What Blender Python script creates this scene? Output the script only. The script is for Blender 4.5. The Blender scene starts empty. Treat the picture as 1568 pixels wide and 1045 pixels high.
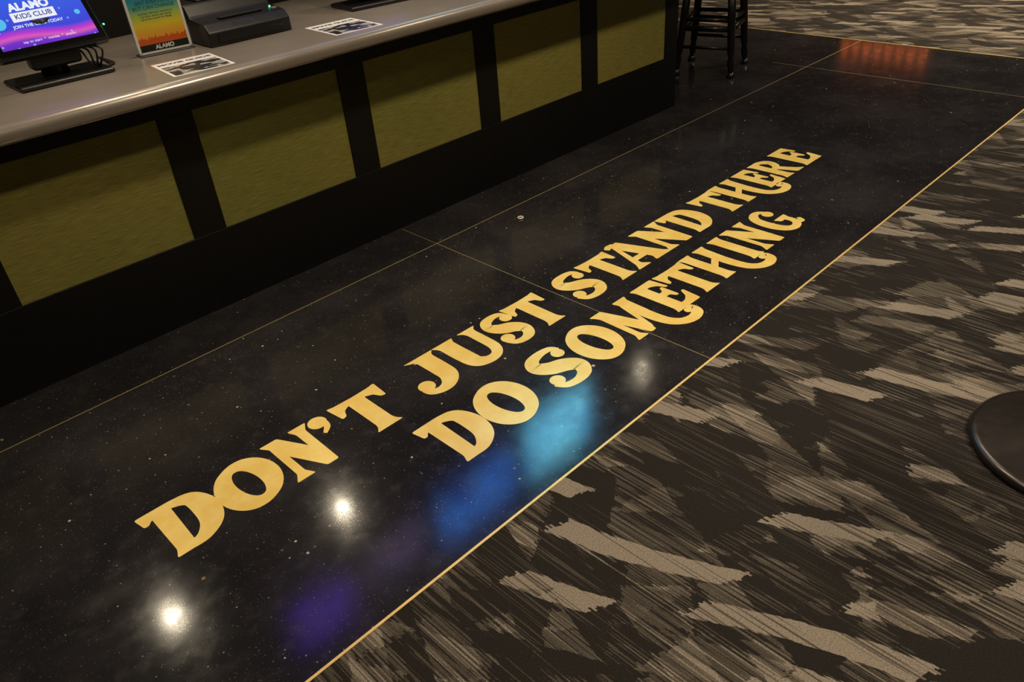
import bpy, bmesh, math, random
from mathutils import Vector, Matrix
random.seed(4)
sc=bpy.context.scene
COL=sc.collection
# ------------------------------------------------------------------ helpers
def link(o): COL.objects.link(o); return o
def empty(name,loc=(0,0,0),rz=0):
    e=bpy.data.objects.new(name,None); e.location=loc; e.rotation_euler=(0,0,rz); e.empty_display_size=.1
    return link(e)
def obj(name,bm,mat,parent=None,smooth=False,bevel=0,loc=None,rot=None,seg=3):
    me=bpy.data.meshes.new(name); bmesh.ops.recalc_face_normals(bm,faces=bm.faces[:]) if bevel or smooth else None
    bm.to_mesh(me); bm.free()
    o=bpy.data.objects.new(name,me); link(o)
    for m in (mat if isinstance(mat,(list,tuple)) else [mat]): me.materials.append(m)
    if smooth:
        for p in me.polygons: p.use_smooth=True
    if bevel:
        b=o.modifiers.new('bevel','BEVEL'); b.width=bevel; b.segments=seg; b.limit_method='ANGLE'; b.angle_limit=math.radians(35)
        for p in me.polygons: p.use_smooth=True
        w=o.modifiers.new('wn','WEIGHTED_NORMAL'); w.keep_sharp=False
    if parent: o.parent=parent
    if loc: o.location=loc
    if rot: o.rotation_euler=rot
    return o
def box(bm,x0,x1,y0,y1,z0,z1,mi=0):
    v=[bm.verts.new(p) for p in [(x0,y0,z0),(x1,y0,z0),(x1,y1,z0),(x0,y1,z0),(x0,y0,z1),(x1,y0,z1),(x1,y1,z1),(x0,y1,z1)]]
    for f in [(3,2,1,0),(4,5,6,7),(0,1,5,4),(1,2,6,5),(2,3,7,6),(3,0,4,7)]:
        fc=bm.faces.new([v[i] for i in f]); fc.material_index=mi
def boxo(name,d,mat,parent=None,bevel=0,loc=None,rot=None,seg=3):
    bm=bmesh.new(); box(bm,*d); return obj(name,bm,mat,parent,False,bevel,loc,rot,seg)
def tube(bm,pts,r,n=12,cap=True):
    pts=[Vector(p) for p in pts]; rings=[]
    up=None
    for i,p in enumerate(pts):
        a=pts[max(i-1,0)]; b=pts[min(i+1,len(pts)-1)]; t=(b-a).normalized()
        if up is None:
            up=Vector((0,0,1)) if abs(t.z)<.9 else Vector((1,0,0))
        s=t.cross(up).normalized(); up=s.cross(t).normalized()
        rr=r[i] if isinstance(r,(list,tuple)) else r
        rings.append([bm.verts.new(p+rr*(math.cos(2*math.pi*k/n)*s+math.sin(2*math.pi*k/n)*up)) for k in range(n)])
    for i in range(len(rings)-1):
        for k in range(n):
            bm.faces.new([rings[i][k],rings[i][(k+1)%n],rings[i+1][(k+1)%n],rings[i+1][k]])
    if cap:
        bm.faces.new(rings[0][::-1]); bm.faces.new(rings[-1])
def lathe(bm,prof,n=64,c=(0,0)):
    rings=[]
    for r,z in prof:
        rings.append([bm.verts.new((c[0]+r*math.cos(2*math.pi*k/n),c[1]+r*math.sin(2*math.pi*k/n),z)) for k in range(n)])
    for i in range(len(rings)-1):
        for k in range(n):
            bm.faces.new([rings[i][k],rings[i][(k+1)%n],rings[i+1][(k+1)%n],rings[i+1][k]])
    bm.faces.new(rings[0][::-1]); bm.faces.new(rings[-1])
def catmull(pts,closed=False,sub=8):
    out=[];n=len(pts)
    segs=n if closed else n-1
    for i in range(segs):
        if closed: p0,p1,p2,p3=[pts[(i+k-1)%n] for k in range(4)]
        else: p0,p1,p2,p3=pts[max(i-1,0)],pts[i],pts[i+1],pts[min(i+2,n-1)]
        for s in range(sub):
            t=s/sub
            out.append(tuple(.5*((2*b)+(-a+c)*t+(2*a-5*b+4*c-d)*t*t+(-a+3*b-3*c+d)*t**3) for a,b,c,d in zip(p0,p1,p2,p3)))
    if not closed: out.append(tuple(pts[-1]))
    return out
# ------------------------------------------------------------------ node helpers
class NT:
    def __init__(s,name):
        s.m=bpy.data.materials.new(name); s.m.use_nodes=True; s.t=s.m.node_tree; s.n=s.t.nodes
        s.b=s.n['Principled BSDF']; s.l=s.t.links
    def new(s,t,**k):
        n=s.n.new(t)
        for a,v in k.items(): setattr(n,a,v)
        return n
    def lk(s,a,b): s.l.new(a,b)
    def val(s,sock,v):
        if hasattr(v,'is_output') : s.lk(v,sock)
        else: sock.default_value=v
    def math(s,op,a,b=None,c=None,clamp=False):
        n=s.new('ShaderNodeMath',operation=op); n.use_clamp=clamp
        s.val(n.inputs[0],a)
        if b is not None: s.val(n.inputs[1],b)
        if c is not None: s.val(n.inputs[2],c)
        return n.outputs[0]
    def mix(s,f,a,b,bt='MIX'):
        n=s.new('ShaderNodeMix',data_type='RGBA',blend_type=bt)
        s.val(n.inputs[0],f); s.val(n.inputs[6],a); s.val(n.inputs[7],b); return n.outputs[2]
    def noise(s,v,scale=5,detail=3,rough=.5,dim='3D'):
        n=s.new('ShaderNodeTexNoise'); n.inputs['Scale'].default_value=scale; n.inputs['Detail'].default_value=detail; n.inputs['Roughness'].default_value=rough
        if v is not None: s.lk(v,n.inputs['Vector'])
        return n.outputs['Fac']
    def vor(s,v,scale,feature='F1',dist='EUCLIDEAN',rnd=1):
        n=s.new('ShaderNodeTexVoronoi',feature=feature,distance=dist); n.inputs['Scale'].default_value=scale
        n.inputs['Randomness'].default_value=rnd
        if v is not None: s.lk(v,n.inputs['Vector'])
        return n
    def ramp(s,f,stops,interp='LINEAR'):
        n=s.new('ShaderNodeValToRGB'); n.color_ramp.interpolation=interp
        e=n.color_ramp.elements
        while len(e)<len(stops): e.new(.5)
        for i,(p,c) in enumerate(stops):
            e[i].position=p; e[i].color=c if len(c)==4 else (*c,1)
        s.lk(f,n.inputs[0]); return n.outputs[0]
    def step(s,x,a,b):
        n=s.new('ShaderNodeMapRange'); n.interpolation_type='SMOOTHSTEP'
        s.val(n.inputs[0],x); n.inputs[1].default_value=a; n.inputs[2].default_value=b; return n.outputs[0]
    def obj(s): return s.new('ShaderNodeTexCoord').outputs['Object']
    def mapping(s,v,scale=(1,1,1),loc=(0,0,0),rot=(0,0,0)):
        n=s.new('ShaderNodeMapping'); s.lk(v,n.inputs[0]); n.inputs['Scale'].default_value=scale; n.inputs['Location'].default_value=loc; n.inputs['Rotation'].default_value=rot
        return n.outputs[0]
    def comb(s,x,y,z=0.):
        n=s.new('ShaderNodeCombineXYZ'); s.val(n.inputs[0],x); s.val(n.inputs[1],y); s.val(n.inputs[2],z); return n.outputs[0]
    def bump(s,h,st,dist=.002):
        n=s.new('ShaderNodeBump'); n.inputs['Strength'].default_value=st; n.inputs['Distance'].default_value=dist
        s.lk(h,n.inputs['Height']); s.lk(n.outputs[0],s.b.inputs['Normal'])
def C(r,g,b): return (r,g,b,1)
def hexc(h):
    h=h.lstrip('#'); c=[int(h[i:i+2],16)/255 for i in (0,2,4)]
    return tuple((x/12.92 if x<=.04045 else ((x+.055)/1.055)**2.4) for x in c)+(1,)
def simple(name,col,rough=.5,metal=0,spec=.5,emit=None,es=0,noise=.0,coat=0):
    k=NT(name); b=k.b
    if noise:
        f=k.noise(k.obj(),40,4)
        k.lk(k.mix(f,C(*[c*(1-noise) for c in col[:3]]),C(*[min(1,c*(1+noise)) for c in col[:3]])),b.inputs['Base Color'])
        k.lk(k.math('ADD',rough-.06,k.math('MULTIPLY',f,.12)),b.inputs['Roughness'])
    else:
        b.inputs['Base Color'].default_value=col; b.inputs['Roughness'].default_value=rough
    b.inputs['Metallic'].default_value=metal; b.inputs['Specular IOR Level'].default_value=spec
    b.inputs['Coat Weight'].default_value=coat
    if emit: b.inputs['Emission Color'].default_value=emit; b.inputs['Emission Strength'].default_value=es
    return k.m
# ------------------------------------------------------------------ materials
def mat_terrazzo():
    k=NT('black_terrazzo'); o=k.obj(); b=k.b
    cloud=k.noise(o,2.3,5,.6); cloud2=k.noise(o,14,4,.65)
    base=k.mix(k.step(cloud,.35,.75),C(.012,.0115,.0135),C(.024,.023,.025))
    base=k.mix(k.math('MULTIPLY',k.step(cloud2,.5,.8),.5),base,C(.042,.039,.038))
    def chips(scale,thr,lo,hi,keep):
        v=k.vor(o,scale); w=k.new('ShaderNodeSeparateColor'); k.lk(v.outputs['Color'],w.inputs[0])
        sel=k.math('GREATER_THAN',w.outputs[0],keep)
        size=k.math('MULTIPLY',w.outputs[1],thr)
        d=k.math('LESS_THAN',v.outputs['Distance'],size)
        return k.math('MULTIPLY',sel,d),k.mix(w.outputs[2],lo,hi)
    for sc_,thr,lo,hi,keep in [(260,.40,C(.04,.036,.03),C(.12,.105,.085),.80),(110,.30,C(.06,.05,.035),C(.24,.20,.14),.89),(45,.22,C(.12,.09,.05),C(.45,.39,.30),.945),(16,.12,C(.2,.13,.06),C(.5,.42,.3),.96)]:
        m,c=chips(sc_,thr,lo,hi,keep); base=k.mix(m,base,c)
    sv=k.mapping(o,scale=(3,40,1),rot=(0,0,.6)); s1=k.noise(sv,6,2,.5)
    base=k.mix(k.math('MULTIPLY',k.step(s1,.68,.74),.25),base,C(.07,.065,.06))
    k.lk(base,b.inputs['Base Color'])
    r=k.math('ADD',.10,k.math('MULTIPLY',k.step(cloud2,.3,.8),.06))
    k.lk(r,b.inputs['Roughness']); b.inputs['IOR'].default_value=1.5
    k.bump(k.noise(o,5,2,.5),.04,.004)
    return k.m
def mat_carpet():
    k=NT('patterned_carpet'); o=k.obj(); b=k.b
    sx=k.new('ShaderNodeSeparateXYZ'); k.lk(o,sx.inputs[0]); X,Y=sx.outputs[0],sx.outputs[1]
    def wn(x,y):
        n=k.new('ShaderNodeTexWhiteNoise',noise_dimensions='2D'); k.lk(k.comb(x,y,0.),n.inputs['Vector']); return n.outputs['Value']
    zero=k.math('MULTIPLY',X,0.)
    sr=wn(k.math('FLOOR',k.math('MULTIPLY',X,170)),zero)
    jag=k.math('MULTIPLY',k.math('SUBTRACT',sr,.5),.022)
    wave=k.math('MULTIPLY',k.math('SINE',k.math('ADD',k.math('MULTIPLY',Y,6.5),k.math('MULTIPLY',X,2.1))),.025)
    wave2=k.math('MULTIPLY',k.math('SINE',k.math('ADD',k.math('MULTIPLY',Y,3.7),k.math('MULTIPLY',X,-3.7))),.045)
    Yj=k.math('ADD',Y,jag)
    def lattice(s,f,g,q,off,wv):
        u=k.math('MULTIPLY',k.math('ADD',k.math('ADD',X,wv),k.math('MULTIPLY',Yj,s)),f)
        i=k.math('FLOOR',k.math('ADD',u,off))
        ph=wn(i,k.math('ADD',zero,off+3.))
        gg=k.math('ADD',k.math('MULTIPLY',k.math('ADD',Yj,k.math('MULTIPLY',X,q)),g),k.math('MULTIPLY',ph,7.))
        j=k.math('FLOOR',gg)
        return wn(i,k.math('ADD',j,off*1.7))
    r1=lattice(.36,14.5,5.0,.45,0.,wave)
    r2=lattice(-.42,9.,3.6,-.6,11.3,wave2)
    r3=lattice(.70,6.5,5.2,.3,23.7,wave2)
    sn=k.noise(k.comb(k.math('MULTIPLY',X,125),k.math('MULTIPLY',Y,1.3),0.),1,1,.5)
    sn2=k.noise(k.comb(k.math('MULTIPLY',X,230),k.math('MULTIPLY',Y,2.6),4.),1,1,.5)
    fine=k.noise(k.comb(k.math('MULTIPLY',X,420),k.math('MULTIPLY',Y,200),0.),1,2,.6)
    dark=C(.019,.0168,.0145); mid=C(.066,.057,.045); ml=C(.120,.104,.083); light=C(.245,.213,.168)
    v=k.math('ADD',k.math('ADD',k.math('MULTIPLY',r1,.36),k.math('MULTIPLY',r2,.32)),k.math('MULTIPLY',r3,.26))
    v=k.math('ADD',v,k.math('MULTIPLY',k.math('SUBTRACT',sn,.5),.85))
    v=k.math('ADD',v,k.math('MULTIPLY',k.math('SUBTRACT',sn2,.5),.60))
    colr=k.ramp(v,[(0,dark),(.395,dark),(.43,mid),(.53,mid),(.565,ml),(.66,ml),(.70,light),(1,light)])
    solid=k.math('GREATER_THAN',r1,.905)
    colr=k.mix(solid,colr,k.mix(k.step(sn,.35,.43),C(.09,.078,.062),light))
    dk=k.math('GREATER_THAN',r2,.84)
    colr=k.mix(k.math('MULTIPLY',dk,k.math('LESS_THAN',r1,.85)),colr,k.mix(k.step(sn2,.57,.63),dark,mid))
    colr=k.mix(1,colr,k.mix(k.step(fine,.3,.7),C(.6,.6,.6),C(1.2,1.2,1.2)),'MULTIPLY')
    k.lk(colr,b.inputs['Base Color']); b.inputs['Roughness'].default_value=.95; b.inputs['Specular IOR Level'].default_value=.15
    k.bump(fine,.6,.004)
    return k.m
def mat_gold_letter():
    k=NT('gold_inlay'); o=k.obj(); b=k.b
    n=k.noise(o,9,5,.65); n2=k.noise(o,60,3,.6)
    c=k.mix(k.step(n,.35,.7),C(.90,.63,.15),C(.97,.76,.25))
    c=k.mix(k.math('MULTIPLY',k.step(n2,.66,.8),.3),c,C(.5,.3,.06))
    k.lk(c,b.inputs['Base Color']); b.inputs['Roughness'].default_value=.28; b.inputs['Metallic'].default_value=.2
    return k.m
def mat_panel():
    k=NT('olive_woven_panel'); o=k.obj(); b=k.b
    f=k.noise(k.mapping(o,scale=(14,1,260)),1.0,3,.6); g=k.noise(k.mapping(o,scale=(300,1,60)),1,2)
    st=k.noise(o,5,5,.7); big=k.noise(o,1.2,2)
    c=k.mix(k.step(f,.15,.85),C(.145,.128,.022),C(.31,.27,.06)); c=k.mix(k.math('MULTIPLY',k.step(st,.62,.75),.35),c,C(.07,.06,.01))
    c=k.mix(k.step(big,.3,.7),c,k.mix(1,c,C(.8,.92,.9),'MULTIPLY'))
    k.lk(c,b.inputs['Base Color']); b.inputs['Roughness'].default_value=.6; k.bump(k.math('ADD',f,k.math('MULTIPLY',g,.4)),.35,.003)
    return k.m
def mat_counter():
    k=NT('taupe_solid_counter'); o=k.obj(); b=k.b
    n=k.noise(o,6,5,.6)
    k.lk(k.mix(n,C(.225,.20,.172),C(.28,.25,.215)),b.inputs['Base Color'])
    k.lk(k.math('ADD',.20,k.math('MULTIPLY',n,.10)),b.inputs['Roughness']); b.inputs['Metallic'].default_value=.25
    return k.m
M_ter=mat_terrazzo(); M_car=mat_carpet(); M_gold=mat_gold_letter(); M_panel=mat_panel(); M_ctr=mat_counter()
M_brass=simple('brass_strip',C(.85,.62,.22),.35,.35,noise=.15)
M_joint=simple('dull_brass_joint',C(.30,.23,.10),.4,.3)
M_blk=simple('black_laminate',C(.006,.006,.006),.45,noise=.2)
M_blk.node_tree.nodes['Principled BSDF'].inputs['Specular IOR Level'].default_value=.25
M_plast=simple('black_plastic',C(.012,.012,.013),.35,noise=.15)
M_metal=simple('black_powdercoat',C(.014,.012,.012),.3,.4,noise=.15)
M_wall=simple('dark_wall_paint',C(.09,.078,.065),.8,noise=.15)
M_ceil=simple('dark_ceiling_paint',C(.10,.095,.095),.9,noise=.1)
M_cable=simple('cable_rubber',C(.008,.008,.008),.5)
# ------------------------------------------------------------------ room shell
CEIL=3.3
boxo('floor',(-3,12,-4.5,5.6,-.12,-.006),M_car)
boxo('floor_carpet',(-3,6.62,-4.5,1.187,-.006,0.0),M_car)
bm=bmesh.new(); box(bm,6.624,12,-4.5,5.6,-.006,0.0); obj('floor_carpet_far',bm,M_car)
boxo('floor_terrazzo',(-3,6.62,1.191,5.6,-.006,0.0),M_ter)
bm=bmesh.new()
box(bm,-3,6.626,1.185,1.193,-.004,.0022); box(bm,6.616,6.626,1.193,5.5,-.004,.0022)
obj('trim_brass_edge',bm,M_brass)
bm=bmesh.new()
box(bm,-3,6.616,2.7265,2.7315,-.004,.0006)
for x in (-1.6,2.05,5.70): box(bm,x-.0015,x+.0015,1.193,3.0,-.004,.0005)
obj('trim_terrazzo_joint',bm,M_joint)
boxo('ceiling',(-3,12,-4.5,5.6,CEIL,CEIL+.1),M_ceil)
boxo('wall_back',(-3,12,5.6,5.7,-.12,CEIL+.1),M_wall)
boxo('wall_front',(-3,12,-4.6,-4.5,-.12,CEIL+.1),M_wall)
boxo('wall_left',(-3.1,-3,-4.6,5.7,-.12,CEIL+.1),M_wall)
boxo('wall_right',(12,12.1,-4.6,5.7,-.12,CEIL+.1),M_wall)
# ------------------------------------------------------------------ lettering
def P(*p): return ('p',p)
def S(*p,c=False): return ('s',p,c)
def B(x,y,r): return ('b',x,y,r)
def stemshape(x0,x1,y0=0,y1=1,fl=.05):
    return P((x0-fl,y1),(x1+fl,y1),(x1+fl*.3,y1-.06),(x1,y1-.13),(x1,y0+.13),(x1+fl*.3,y0+.06),(x1+fl,y0),(x0-fl,y0),(x0-fl*.3,y0+.06),(x0,y0+.13),(x0,y1-.13),(x0-fl*.3,y1-.06))
CURL=lambda x:[S((x,.42,.26),(x+.01,.16,.25),(x+.07,-.06,.22),(x+.24,-.22,.18),(x+.48,-.27,.18),(x+.70,-.20,.18),(x+.75,-.07,.13),(x+.64,-.03,.08)),B(x+.60,-.08,.07)]
G={
'D':(.92,[P((0,1),(.35,1),(.40,.90),(.42,.84),(.14,.84),(.10,.78),(.04,.78)),P((.17,.95),(.42,.95),(.39,.12),(.43,0),(.12,0),(.17,.12)),
   S((.25,.93,.13),(.48,.92,.15),(.68,.82,.24),(.75,.55,.32),(.70,.28,.29),(.52,.10,.19),(.3,.055,.11))]),
'O':(.92,[S(*[(.46+.32*math.cos(a),.5+.42*math.sin(a),.155+.165*abs(math.cos(a-.25))**1.3) for a in [i*math.pi/8 for i in range(16)]],c=True)]),
'N':(.95,[P((0,1),(.36,1),(.80,.34),(.80,.0),(.62,0),(.22,.62),(.12,.86)),P((.11,.9),(.26,.75),(.26,.14),(.36,0),(0,0),(.11,.14)),
   P((.68,.86),(.60,1),(.98,1),(.87,.86),(.85,0),(.66,0),(.68,.3))]),
"'":(.3,[B(.14,.86,.14),S((.25,.86,.09),(.22,.70,.10),(.08,.58,.05))]),
'T':(.9,[P((.0,1.0),(.05,.64),(.13,.66),(.18,.78),(.30,.84),(.62,.84),(.76,.78),(.82,.66),(.90,.64),(.93,1.0),(.80,.975),(.46,.965),(.12,.975)),
   P((.29,.95),(.64,.95),(.61,.8),(.61,.14),(.64,.06),(.70,0),(.22,0),(.28,.06),(.31,.14),(.31,.8))]),
'J':(.85,[P((.28,1),(.88,1),(.80,.93),(.78,.83),(.47,.83),(.44,.92)),S((.625,.93,.32),(.625,.5,.32),(.60,.27,.30),(.46,.11,.22),(.28,.07,.15),(.13,.14,.13),(.07,.26,.08)),B(.17,.30,.135)]),
'U':(.95,[P((0,1),(.46,1),(.41,.93),(.39,.83),(.10,.83),(.07,.93)),P((.58,1),(.98,1),(.90,.93),(.88,.83),(.70,.83),(.67,.93)),
   S((.245,.9,.31),(.245,.45,.31),(.28,.2,.28),(.45,.085,.19),(.65,.11,.17),(.77,.28,.19),(.79,.6,.19),(.79,.93,.19))]),
'S':(.86,[B(.70,.75,.11),S((.78,.80,.07),(.70,.91,.11),(.50,.94,.14),(.26,.88,.20),(.18,.72,.26),(.32,.56,.30),(.55,.45,.31),(.68,.30,.28),(.60,.13,.21),(.40,.06,.14),(.18,.10,.12),(.06,.24,.08)),B(.17,.28,.12)]),
'A':(1.0,[P((.40,1),(.60,1.03),(.92,.14),(1.02,0),(.54,0),(.60,.14),(.38,.80),(.34,.88)),P((.42,.84),(.24,.14),(.36,0),(0,0),(.10,.14),(.36,.92)),P((.20,.38),(.68,.38),(.66,.25),(.2,.25)),S((.48,.97,.16),(.34,1.0,.13),(.24,.95,.10))]),
'E':(.82,[stemshape(.12,.42,0,1,.06),P((.1,1),(.76,1),(.81,.64),(.74,.64),(.66,.78),(.52,.85),(.3,.86)),P((.38,.58),(.54,.59),(.61,.69),(.68,.69),(.68,.34),(.61,.34),(.54,.45),(.38,.45)),P((.1,0),(.83,0),(.88,.37),(.81,.37),(.70,.21),(.55,.14),(.3,.13))]),
'h':(.98,[stemshape(.09,.37),P((.57,1),(.97,1),(.91,.9),(.86,.4),(.60,.3),(.63,.9)),P((.36,.47),(.64,.61),(.64,.47),(.36,.33))]+CURL(.735)),
'm':(1.05,[P((0,1),(.32,1),(.60,.24),(.52,.0),(.38,0),(.15,.70),(.08,.9)),P((.46,.0),(.58,.1),(.84,.86),(.72,.86)),P((.10,.9),(.22,.72),(.21,.12),(.29,0),(0,0),(.08,.12)),
   P((.69,1),(1.07,1),(1.0,.9),(.97,.4),(.70,.3),(.74,.84))]+CURL(.835)),
'R':(1.0,[stemshape(.12,.41,0,1,.07),S((.35,.935,.13),(.55,.92,.15),(.74,.78,.25),(.70,.60,.22),(.52,.49,.13),(.36,.47,.12)),P((.42,.50),(.64,.50),(.88,.12),(1.03,.0),(.66,.0))]),
'I':(.42,[stemshape(.06,.36,0,1,.06)]),
'G':(.95,[S((.80,.80,.07),(.68,.92,.11),(.48,.94,.15),(.25,.80,.24),(.175,.5,.30),(.25,.22,.26),(.45,.08,.17),(.68,.11,.16),(.80,.24,.19),(.80,.42,.19)),B(.72,.76,.12),P((.48,.51),(.95,.51),(.90,.38),(.56,.38)),S((.80,.15,.15),(.93,.12,.12),(1.0,.22,.08))]),
}
L1=[('D',.268,.485),('O',.485,.685),('N',.69,.86),("'",.868,.925),('T',.955,1.15),('J',1.235,1.43),('U',1.435,1.65),('S',1.65,1.81),('T',1.80,1.985),
 ('S',2.07,2.26),('T',2.265,2.455),('A',2.43,2.665),('N',2.655,2.855),('D',2.865,3.08),('T',3.13,3.32),('h',3.315,3.52),('E',3.535,3.69),('R',3.70,3.89),('E',3.91,4.09)]
L2=[('D',1.075,1.285),('O',1.29,1.495),('S',1.56,1.765),('O',1.775,1.97),('m',1.985,2.20),('E',2.23,2.39),('T',2.395,2.58),('h',2.58,2.775),('I',2.81,2.895),('N',2.915,3.09),('G',3.11,3.29)]
bm=bmesh.new()
EMB=.006
def fatten(pts,d):
    n=len(pts); ar=sum(pts[i][0]*pts[(i+1)%n][1]-pts[(i+1)%n][0]*pts[i][1] for i in range(n))
    sg=1 if ar>0 else -1; out=[]
    for i in range(n):
        a,b,c=Vector(pts[i-1]),Vector(pts[i]),Vector(pts[(i+1)%n])
        e1=(b-a).normalized(); e2=(c-b).normalized()
        n1=Vector((e1.y,-e1.x))*sg; n2=Vector((e2.y,-e2.x))*sg; m=(n1+n2)
        if m.length<1e-4: m=n1
        m.normalize(); q=max(m.dot(n1),.6); b2=b+m*d/q; out.append((b2.x,b2.y))
    res=[]; n=len(out); rad=.035
    for i in range(n):
        a,b,c=Vector(out[i-1]),Vector(out[i]),Vector(out[(i+1)%n])
        p=b+(a-b).normalized()*min(rad,(a-b).length*.42); q=b+(c-b).normalized()*min(rad,(c-b).length*.42)
        for t in (0,.33,.67,1):
            v=p*(1-t)**2+b*2*t*(1-t)+q*t*t; res.append((v.x,v.y))
    return res
def emit_glyph(ch,x0,x1,y0,h):
    w,parts=G[ch]; sx=(x1-x0)/w
    for ip,p in enumerate(parts):
        z=.0006+ip*.00006
        T=lambda x,y:(x0+x*sx,y0+y*h,z)
        if p[0]=='p':
            f=bm.faces.new([bm.verts.new(T(x,y)) for x,y in fatten(p[1],EMB)]); f.normal_update()
            if f.normal.z<0: f.normal_flip()
            bmesh.ops.triangulate(bm,faces=[f])
        elif p[0]=='b':
            _,x,y,r=p
            bm.faces.new([bm.verts.new((x0+x*sx+r*h*math.cos(a),y0+(y+r*math.sin(a))*h,z)) for a in [i*2*math.pi/24 for i in range(24)]])
        else:
            c=p[2]; pts=catmull(list(p[1]),c,8); n=len(pts); L=[];R=[]
            for i,(x,y,w_) in enumerate(pts):
                w_+=EMB*2
                a=pts[(i-1)%n] if c else pts[max(i-1,0)]; b=pts[(i+1)%n] if c else pts[min(i+1,n-1)]
                dx,dy=b[0]-a[0],b[1]-a[1]; q=math.hypot(dx,dy) or 1; nx,ny=-dy/q,dx/q
                L.append(bm.verts.new(T(x+nx*w_/2,y+ny*w_/2))); R.append(bm.verts.new(T(x-nx*w_/2,y-ny*w_/2)))
            for i in range(n if c else n-1):
                j=(i+1)%n; bm.faces.new([L[i],R[i],R[j],L[j]])
for ch,a,b in L1: emit_glyph(ch,a,b,1.80,.24)
for ch,a,b in L2: emit_glyph(ch,a,b,1.465,.245)
for f in bm.faces:
    f.normal_update()
    if f.normal.z<0: f.normal_flip()
obj('floor_lettering',bm,M_gold)
bm=bmesh.new()
tube(bm,[(2.50+.013*math.cos(a),2.60+.013*math.sin(a),.004) for a in [i*math.pi/12 for i in range(25)]],.004,8)
obj('metal_washer',bm,simple('dull_steel',C(.7,.68,.6),.35,.4),smooth=True)
# ------------------------------------------------------------------ counter
ctr=empty('service_counter',(0,0,0))
CX0,CX1=-2.4,4.42; FY=3.02; CT=.98
boxo('base_body',(CX0,CX1,FY+.012,3.9,0,CT-.06),M_blk,ctr)
bm=bmesh.new()
pan=[]; x=.377-.81*3
while x<4.0:
    pan.append((x,x+.668)); x+=.81
box(bm,CX0,CX1,FY-.006,FY+.012,0,.338); box(bm,CX0,CX1,FY-.006,FY+.012,.834,CT-.055)
e=CX0
for a,b in pan: 
    if a>e: box(bm,e,a,FY-.006,FY+.012,.338,.834)
    e=b
box(bm,e,CX1,FY-.006,FY+.012,.338,.834)
obj('front_frame',bm,M_blk,ctr,bevel=.002)
bm=bmesh.new()
for a,b in pan: box(bm,a,b,FY,FY+.011,.338,.834)
obj('front_panels',bm,M_panel,ctr)
bm=bmesh.new()
y0=2.87; prof=[(3.95,CT),(y0+.035,CT)]
for i in range(1,10):
    a=math.pi/2+ i*math.pi/2/9; prof.append((y0+.035+.035*math.cos(a),CT-.035+.035*math.sin(a)))
prof+=[(y0,CT-.05),(y0+.006,CT-.058),(y0+.02,CT-.06),(3.95,CT-.06)]
A=[bm.verts.new((CX0-.03,y,z)) for y,z in prof]; Bv=[bm.verts.new((CX1+.03,y,z)) for y,z in prof]
for i in range(len(prof)):
    j=(i+1)%len(prof); bm.faces.new([A[i],A[j],Bv[j],Bv[i]])
bm.faces.new(A[::-1]); bm.faces.new(Bv)
o=obj('countertop',bm,M_ctr,ctr,smooth=True)
m=o.modifiers.new('es','EDGE_SPLIT'); m.split_angle=math.radians(40)
# ------------------------------------------------------------------ POS terminal
def text_mesh(name,body,size,mat,parent,loc,rot,align='CENTER',bold=0,shear=0):
    cu=bpy.data.curves.new(name,'FONT'); cu.body=body; cu.size=size; cu.align_x=align; cu.align_y='CENTER'; cu.offset=bold; cu.shear=shear
    t=bpy.data.objects.new(name+'_t',cu); link(t)
    dg=bpy.context.evaluated_depsgraph_get(); dg.update()
    me=bpy.data.meshes.new_from_object(t.evaluated_get(dg)); bpy.data.objects.remove(t)
    me.materials.clear(); me.materials.append(mat)
    o=bpy.data.objects.new(name,me); link(o); o.parent=parent; o.location=loc; o.rotation_euler=rot; return o
def emis(name,c,s): return simple(name,C(0,0,0),.2,emit=c,es=s)
k=NT('kids_display'); o_=k.obj(); sx=k.new('ShaderNodeSeparateXYZ'); k.lk(o_,sx.inputs[0])
wave=k.math('ADD',sx.outputs[2],k.math('MULTIPLY',k.math('SINE',k.math('MULTIPLY',sx.outputs[0],16)),.010))
c=k.ramp(k.math('MULTIPLY',wave,3.6),[(0,hexc('5a20b0')),(.16,hexc('7a35d0')),(.22,hexc('e060c0')),(.27,hexc('c03bd8')),(.34,hexc('4048e0')),(1,hexc('2f6ff0'))])
vv=k.vor(o_,26); dots=k.math('LESS_THAN',vv.outputs['Distance'],.12)
c=k.mix(k.math('MULTIPLY',dots,.5),c,hexc('8fd8ff'))
k.lk(c,k.b.inputs['Emission Color']); k.b.inputs['Emission Strength'].default_value=.9; k.b.inputs['Base Color'].default_value=C(0,0,0); k.b.inputs['Roughness'].default_value=.15
M_disp=k.m
M_white=emis('display_white',C(.9,.93,1),.9); M_navy=emis('display_navy',hexc('2038a0'),.8); M_led=emis('green_led',C(.1,1,.3),3); M_cy=emis('display_cyan',hexc('59d0ff'),.8)
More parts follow.
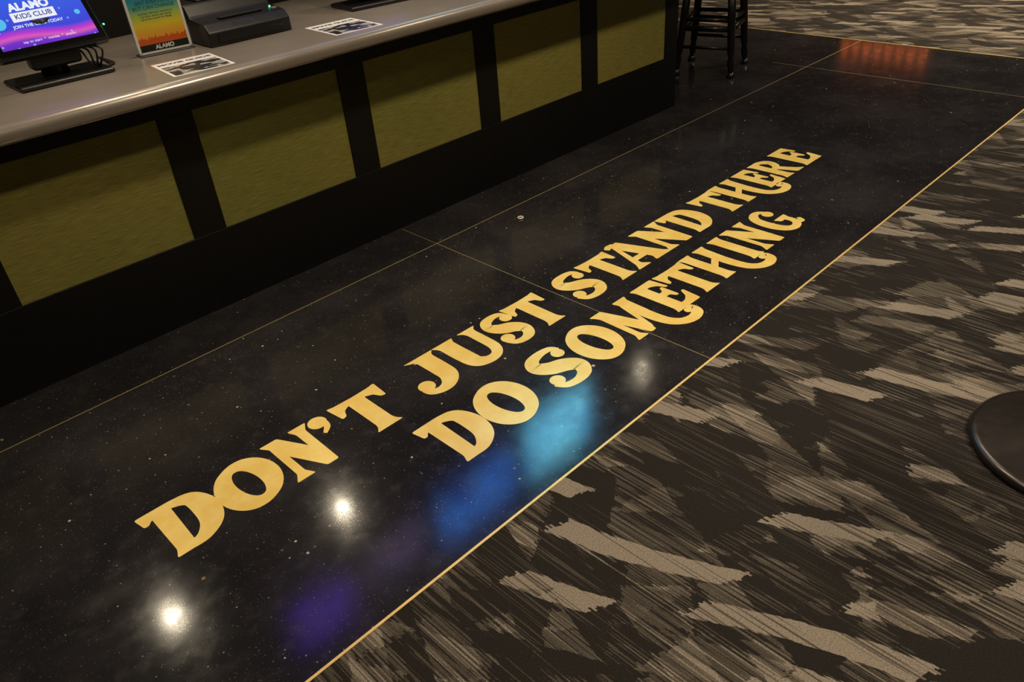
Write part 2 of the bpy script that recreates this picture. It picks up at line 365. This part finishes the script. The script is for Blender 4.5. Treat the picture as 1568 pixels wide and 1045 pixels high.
def pos(loc,rz=0):
    e=empty('pos_terminal',loc,rz)
    boxo('foot',(-.17,.17,-.02,.2,0,.018),M_plast,e,.008)
    bm=bmesh.new(); tube(bm,[(0,.12,.015),(0,.13,.1),(0,.11,.17),(0,.10,.22)],[.05,.04,.038,.045],20); obj('neck',bm,M_plast,e,True)
    boxo('hinge_block',(-.09,.09,.04,.11,.05,.13),M_plast,e,.015)
    s=empty('screen_pivot'); s.parent=e; s.location=(0,0,.115); s.rotation_euler=(math.radians(-38),0,0)
    boxo('screen_housing',(-.195,.195,0,.035,0,.31),M_plast,s,.010)
    boxo('screen_bezel',(-.187,.187,-.003,.002,.008,.302),simple('glossy_bezel',C(.004,.004,.004),.1),s,.002)
    bm=bmesh.new(); v=[bm.verts.new(p) for p in [(-.168,-.0036,.03),(.168,-.0036,.03),(.168,-.0036,.282),(-.168,-.0036,.282)]]; bm.faces.new(v); obj('display',bm,M_disp,s)
    r=(math.pi/2,0,0)
    text_mesh('logo_top','ALAMO',.040,M_white,s,(-.01,-.0046,.181),r,bold=.002)
    bm=bmesh.new(); v=[bm.verts.new(p) for p in [(-.085,-.0042,.126),(.065,-.0042,.126),(.065,-.0042,.162),(-.085,-.0042,.162)]]; bm.faces.new(v); obj('logo_box',bm,M_white,s)
    text_mesh('logo_text','KIDS CLUB',.026,M_navy,s,(-.01,-.0048,.144),r,bold=.0004)
    text_mesh('caption','JOIN THE CLUB TODAY',.016,M_white,s,(-.01,-.0046,.108),r,bold=.0003)
    text_mesh('caption_2','tap to start  *  movies  *  snacks',.014,M_white,s,(0,-.0046,.048),r)
    for cx_,cz,rr in ((-.135,.13,.024),(-.12,.245,.02),(.13,.215,.022),(.135,.125,.010)):
        bm=bmesh.new(); bm.faces.new([bm.verts.new((cx_+rr*math.cos(a),-.0042,cz+rr*math.sin(a))) for a in [i*math.pi/10 for i in range(20)]]); obj('bubble',bm,M_cy,s)
    bm=bmesh.new()
    for q in range(4):
        w=.02*q
        tube(bm,catmull([(.04+w,.10,.10),(.09+w,.06-.02*q,.09),(.11+w*.5,.03,.03),(.16,.05+w,.008),(.20+w*.3,.12,.006),(.22,.24+w,.006)],sub=8),.0035,8)
    obj('cables',bm,M_cable,e,True)
    boxo('status_led',(.198,.202,.03,.04,.16,.165),M_led,e)
    return e
pos((.875,3.28,CT),.0)
pos((2.36,3.32,CT),-.1)
# ------------------------------------------------------------------ sign holder with poster
e=empty('countertop_sign',(1.31,3.40,CT),-.12)
M_acr=simple('clear_acrylic',C(.9,.95,.95),.05); M_acr.node_tree.nodes['Principled BSDF'].inputs['Transmission Weight'].default_value=.95
boxo('acrylic_foot',(-.112,.112,-.03,.05,0,.004),M_acr,e,.001)
boxo('acrylic_sheet',(-.112,.112,-.003,.001,.004,.285),M_acr,e)
k=NT('poster_print'); o_=k.obj(); sx=k.new('ShaderNodeSeparateXYZ'); k.lk(o_,sx.inputs[0])
c=k.ramp(k.math('MULTIPLY',sx.outputs[2],3.5),[(0,hexc('f08a28')),(.28,hexc('f6b43c')),(.40,hexc('f2dc36')),(.52,hexc('b8d860')),(.64,hexc('4fb8aa')),(.8,hexc('2a8fc8'))])
sk=k.noise(k.comb(k.math('MULTIPLY',sx.outputs[0],90),0.,0.),1,3)
sil=k.math('LESS_THAN',sx.outputs[2],k.math('ADD',.035,k.math('MULTIPLY',sk,.06)))
c=k.mix(sil,c,hexc('d8601c')); sil2=k.math('LESS_THAN',sx.outputs[2],.040); c=k.mix(sil2,c,hexc('15201f'))
k.lk(c,k.b.inputs['Base Color']); k.b.inputs['Roughness'].default_value=.4
bm=bmesh.new(); box(bm,-.108,.108,-.0048,-.0034,.006,.282); obj('poster',bm,k.m,e)
M_wp=simple('white_print',C(.85,.85,.82),.6); M_dp=simple('navy_print',C(.03,.06,.15),.6)
bm=bmesh.new(); 
for a,b in ((-.108,-.098),(.098,.108)): box(bm,a,b,-.0054,-.0049,.006,.282)
box(bm,-.108,.108,-.0054,-.0049,.006,.014); obj('poster_margin',bm,M_wp,e)
text_mesh('poster_title','THE PUBLIC\nISNT EVERYONE\nBUT CAN CHANGE',.019,M_dp,e,(0,-.0056,.195),(math.pi/2,0,0))
text_mesh('poster_body','volunteer with your local library\nfree films, snacks and stories\nask at the counter for details',.0105,M_dp,e,(0,-.0056,.145),(math.pi/2,0,0))
text_mesh('poster_logo','ALAMO',.022,M_wp,e,(0,-.0056,.027),(math.pi/2,0,0),bold=.001)
# ------------------------------------------------------------------ receipt printer
e=empty('receipt_printer',(1.635,3.26,CT),-.02)
bm=bmesh.new()
pr=[(0,0),(.0,.055),(.03,.085),(.16,.10),(.19,.15),(.34,.15),(.34,0)]
A=[bm.verts.new((-.19,y,z)) for y,z in pr]; Bv=[bm.verts.new((.19,y,z)) for y,z in pr]
for i in range(len(pr)):
    j=(i+1)%len(pr); bm.faces.new([A[i],A[j],Bv[j],Bv[i]])
bm.faces.new(A[::-1]); bm.faces.new(Bv)
obj('body',bm,M_plast,e,bevel=.008)
boxo('front_tray',(-.15,.15,-.006,.002,.015,.045),simple('dark_gloss_plastic',C(.01,.01,.01),.12),e,.003)
boxo('paper_slot',(-.10,.10,.06,.085,.0905,.098),simple('slot_dark',C(.002,.002,.002),.6),e,.002)
boxo('lid_panel',(-.12,.12,.20,.32,.15,.158),M_plast,e,.005)
boxo('button',(.14,.165,.05,.07,.088,.096),simple('grey_button',C(.2,.2,.2),.5),e,.002)
boxo('led',(.15,.156,.09,.096,.093,.099),M_led,e)
# ------------------------------------------------------------------ flyers
k=NT('flyer_print'); o_=k.obj(); sx=k.new('ShaderNodeSeparateXYZ'); k.lk(o_,sx.inputs[0])
v=k.vor(k.mapping(o_,scale=(26,40,1)),1,dist='CHEBYCHEV'); s2=k.new('ShaderNodeSeparateColor'); k.lk(v.outputs['Color'],s2.inputs[0])
g=k.math('GREATER_THAN',s2.outputs[0],.6)
pic=k.mix(g,C(.02,.02,.025),C(.45,.45,.43)); tone=k.mix(k.step(k.noise(o_,90,3),.4,.6),C(.3,.3,.3),C(1,1,1)); pic=k.mix(.7,pic,tone,'MULTIPLY')
inr=k.math('MULTIPLY',k.math('LESS_THAN',k.math('ABSOLUTE',sx.outputs[0]),.107),k.math('LESS_THAN',k.math('ABSOLUTE',k.math('ADD',sx.outputs[1],.04)),.085))
k.lk(k.mix(inr,C(.85,.84,.80),pic),k.b.inputs['Base Color']); k.b.inputs['Roughness'].default_value=.35
M_fly=k.m
for loc,rz in (((1.265,3.07,CT),-.10),((1.975,3.08,CT),-.06)):
    e=empty('paper_flyer',loc,rz)
    bm=bmesh.new(); box(bm,-.118,.118,-.135,.135,0,.0012); obj('sheet',bm,M_fly,e)
    text_mesh('headline','MOVIE GUIDE',.034,M_dp,e,(0,.090,.0016),(0,0,0),bold=.0015)
# ------------------------------------------------------------------ bar stool
e=empty('bar_stool',(0,0,0))
feet=[Vector((5.175,3.05,0)),Vector((5.06,3.45,0)),Vector((5.46,3.58,0)),Vector((5.57,3.17,0))]
cen=sum(feet,Vector())/4; tops=[cen+(f-cen)*.72+Vector((0,0,.70)) for f in feet]
bm=bmesh.new()
for f,t in zip(feet,tops):
    d=t-f
    tube(bm,[f+d*.05,f+d*.10,f+d*.16,f+d*.20,f+d*.24,f+d*.5,t],[.015,.024,.026,.018,.026,.028,.028],14)
    tube(bm,[f,f+Vector((0,0,.012)),f+Vector((0,0,.04))],[.030,.030,.018],14)
obj('legs',bm,M_metal,e,True)
bm=bmesh.new()
for z,rr in ((.20,.012),(.33,.020),(.39,.015),(.62,.014)):
    for i in range(4):
        a=feet[i]+(tops[i]-feet[i])*(z/.70); b=feet[(i+1)%4]+(tops[(i+1)%4]-feet[(i+1)%4])*(z/.70)
        if z==.20 and i%2: continue
        tube(bm,[a,b],rr,10)
obj('stretchers',bm,M_metal,e,True)
bm=bmesh.new(); lathe(bm,[(.05,.69),(.18,.69),(.20,.70),(.205,.73),(.195,.76),(.16,.775),(.05,.78)],48,(cen.x,cen.y)); obj('seat',bm,simple('black_vinyl',C(.012,.011,.01),.35),e,True)
# ------------------------------------------------------------------ pedestal table (base visible)
e=empty('pedestal_table',(2.296,.12,0))
bm=bmesh.new(); lathe(bm,[(.262,0),(.272,.004),(.277,.014),(.273,.026),(.264,.032),(.255,.033),(.22,.037),(.12,.048),(.06,.060),(.042,.078),(.040,.10)],96); o=obj('round_base',bm,simple('black_satin_enamel',C(.055,.048,.045),.30,.8,noise=.1),e,True)
bm=bmesh.new(); lathe(bm,[(.038,.08),(.038,1.02)],32); obj('column',bm,M_metal,e,True)
bm=bmesh.new(); lathe(bm,[(.10,1.015),(.19,1.02),(.20,1.03),(.20,1.045),(.19,1.052),(.1,1.052)],64); obj('table_top',bm,M_blk,e,True)
# ------------------------------------------------------------------ menu displays above the counter
def scr(name,x0,x1,z0,z1,cols,st,yy=3.62,seed=0.):
    e=empty(name,((x0+x1)/2,yy,(z0+z1)/2)); w=(x1-x0)/2; h=(z1-z0)/2
    boxo('housing',(-w-.01,w+.01,.0,.06,-h-.02,h+.02),M_plast,e,.004)
    k=NT(name+'_picture'); o_=k.obj(); o2=k.mapping(o_,loc=(seed,seed,0))
    n=k.noise(o2,3.5,4,.55); c=k.ramp(n,[(.35,cols[0]),(.5,cols[1]),(.65,cols[2])])
    sx=k.new('ShaderNodeSeparateXYZ'); k.lk(o_,sx.inputs[0])
    ex=k.math('MULTIPLY',k.step(k.math('SUBTRACT',w,k.math('ABSOLUTE',sx.outputs[0])),-.06,.20),k.step(k.math('SUBTRACT',h,k.math('ABSOLUTE',sx.outputs[2])),0,.22))
    c=k.mix(ex,C(0,0,.01),c)
    k.lk(c,k.b.inputs['Emission Color']); k.b.inputs['Emission Strength'].default_value=st; k.b.inputs['Base Color'].default_value=C(0,0,0)
    bm=bmesh.new(); v=[bm.verts.new(p) for p in [(-w,-.002,-h),(w,-.002,-h),(w,-.002,h),(-w,-.002,h)]]; bm.faces.new(v); obj('picture',bm,k.m,e)
    bm=bmesh.new(); tube(bm,[(0,.03,h),(0,.03,CEIL-(z0+z1)/2)],.015); obj('mount',bm,M_metal,e)
scr('menu_display',.98,1.60,2.55,3.15,(hexc('0a0630'),hexc('7a4af0'),hexc('201878')),5,seed=1.)
scr('menu_display',1.66,2.28,2.5,3.1,(hexc('0a1030'),hexc('a080c0'),hexc('103a80')),3,seed=3.)
scr('menu_display',2.31,3.26,2.48,3.2,(hexc('0a2a80'),hexc('3a8af0'),hexc('2050b0')),9,seed=5.)
scr('menu_display',3.29,4.22,2.36,3.2,(hexc('1a80d8'),hexc('78e0f8'),hexc('2a90e0')),13,seed=2.)
e=empty('neon_sign',(11.95,4.6,1.45),0)
bm=bmesh.new()
for i in range(8):
    y=-.62+i*.16
    tube(bm,[(0,y,-.07),(0,y+.05,.07),(0,y+.10,-.07)],.014,8)
obj('neon_tubes',bm,emis('red_neon',C(1,.2,.04),5),e,True)
# ------------------------------------------------------------------ lights
def spot(x,y,z,power,col=(1,.78,.50),r=.05,size=150,blend=.6,name='track_spotlight',tgt=None,fix=True):
    e=empty(name,(x,y,z))
    if fix:
        bm=bmesh.new(); tube(bm,[(0,0,.03),(0,0,.16)],.055,20); tube(bm,[(0,0,.16),(0,0,CEIL-z)],.01,8); obj('lamp_can',bm,M_metal,e,True)
    l=bpy.data.lights.new(name+'_light','SPOT'); l.energy=power; l.color=col; l.shadow_soft_size=r; l.spot_size=math.radians(size); l.spot_blend=blend
    o=bpy.data.objects.new('bulb',l); link(o); o.parent=e
    if tgt:
        d=Vector(tgt)-Vector((x,y,z)); o.rotation_euler=d.to_track_quat('-Z','Y').to_euler()
for x,y,p in ((.517,4.262,15),(1.895,4.212,12),(4.82,3.52,4)): spot(x,y,2.7,p,r=.035,col=(1,.85,.62))
W=(1,.80,.57)
for x,y,p in ((.3,1.2,135),(2.0,1.8,150),(3.9,1.8,140),(1.2,-.6,165),(3.4,-.4,170),(5.6,0.2,190),(7.8,1.6,450),(8.6,3.4,450)):
    spot(x,y,3.1,p,col=W,r=.08,size=110,blend=.8)
for x in (.2,1.5,3.0): spot(x,3.2,3.1,90,col=W,r=.06,size=60,blend=.8)
w=bpy.data.worlds.new('w'); sc.world=w; w.use_nodes=True; w.node_tree.nodes['Background'].inputs[0].default_value=(.02,.018,.015,1); w.node_tree.nodes['Background'].inputs[1].default_value=1
# ------------------------------------------------------------------ camera
cam=bpy.data.cameras.new('camera'); cam.lens=27.159; cam.sensor_width=36; cam.sensor_fit='HORIZONTAL'; cam.clip_start=.05
co=bpy.data.objects.new('camera',cam); link(co)
R=[[0.70446,-0.70612,-0.07164],[-0.43424,-0.34896,-0.83046],[0.56141,0.61613,-0.55245]]
r=Vector(R[0]).normalized(); f=Vector(R[2]); f=(f-r*f.dot(r)).normalized(); up=r.cross(f)*1
m=Matrix((r,up,-f)).transposed().to_4x4(); m.translation=Vector((0,0,1.65)); co.matrix_world=m
sc.camera=co
sc.view_settings.view_transform='Standard'; sc.view_settings.look='None'; sc.view_settings.exposure=0
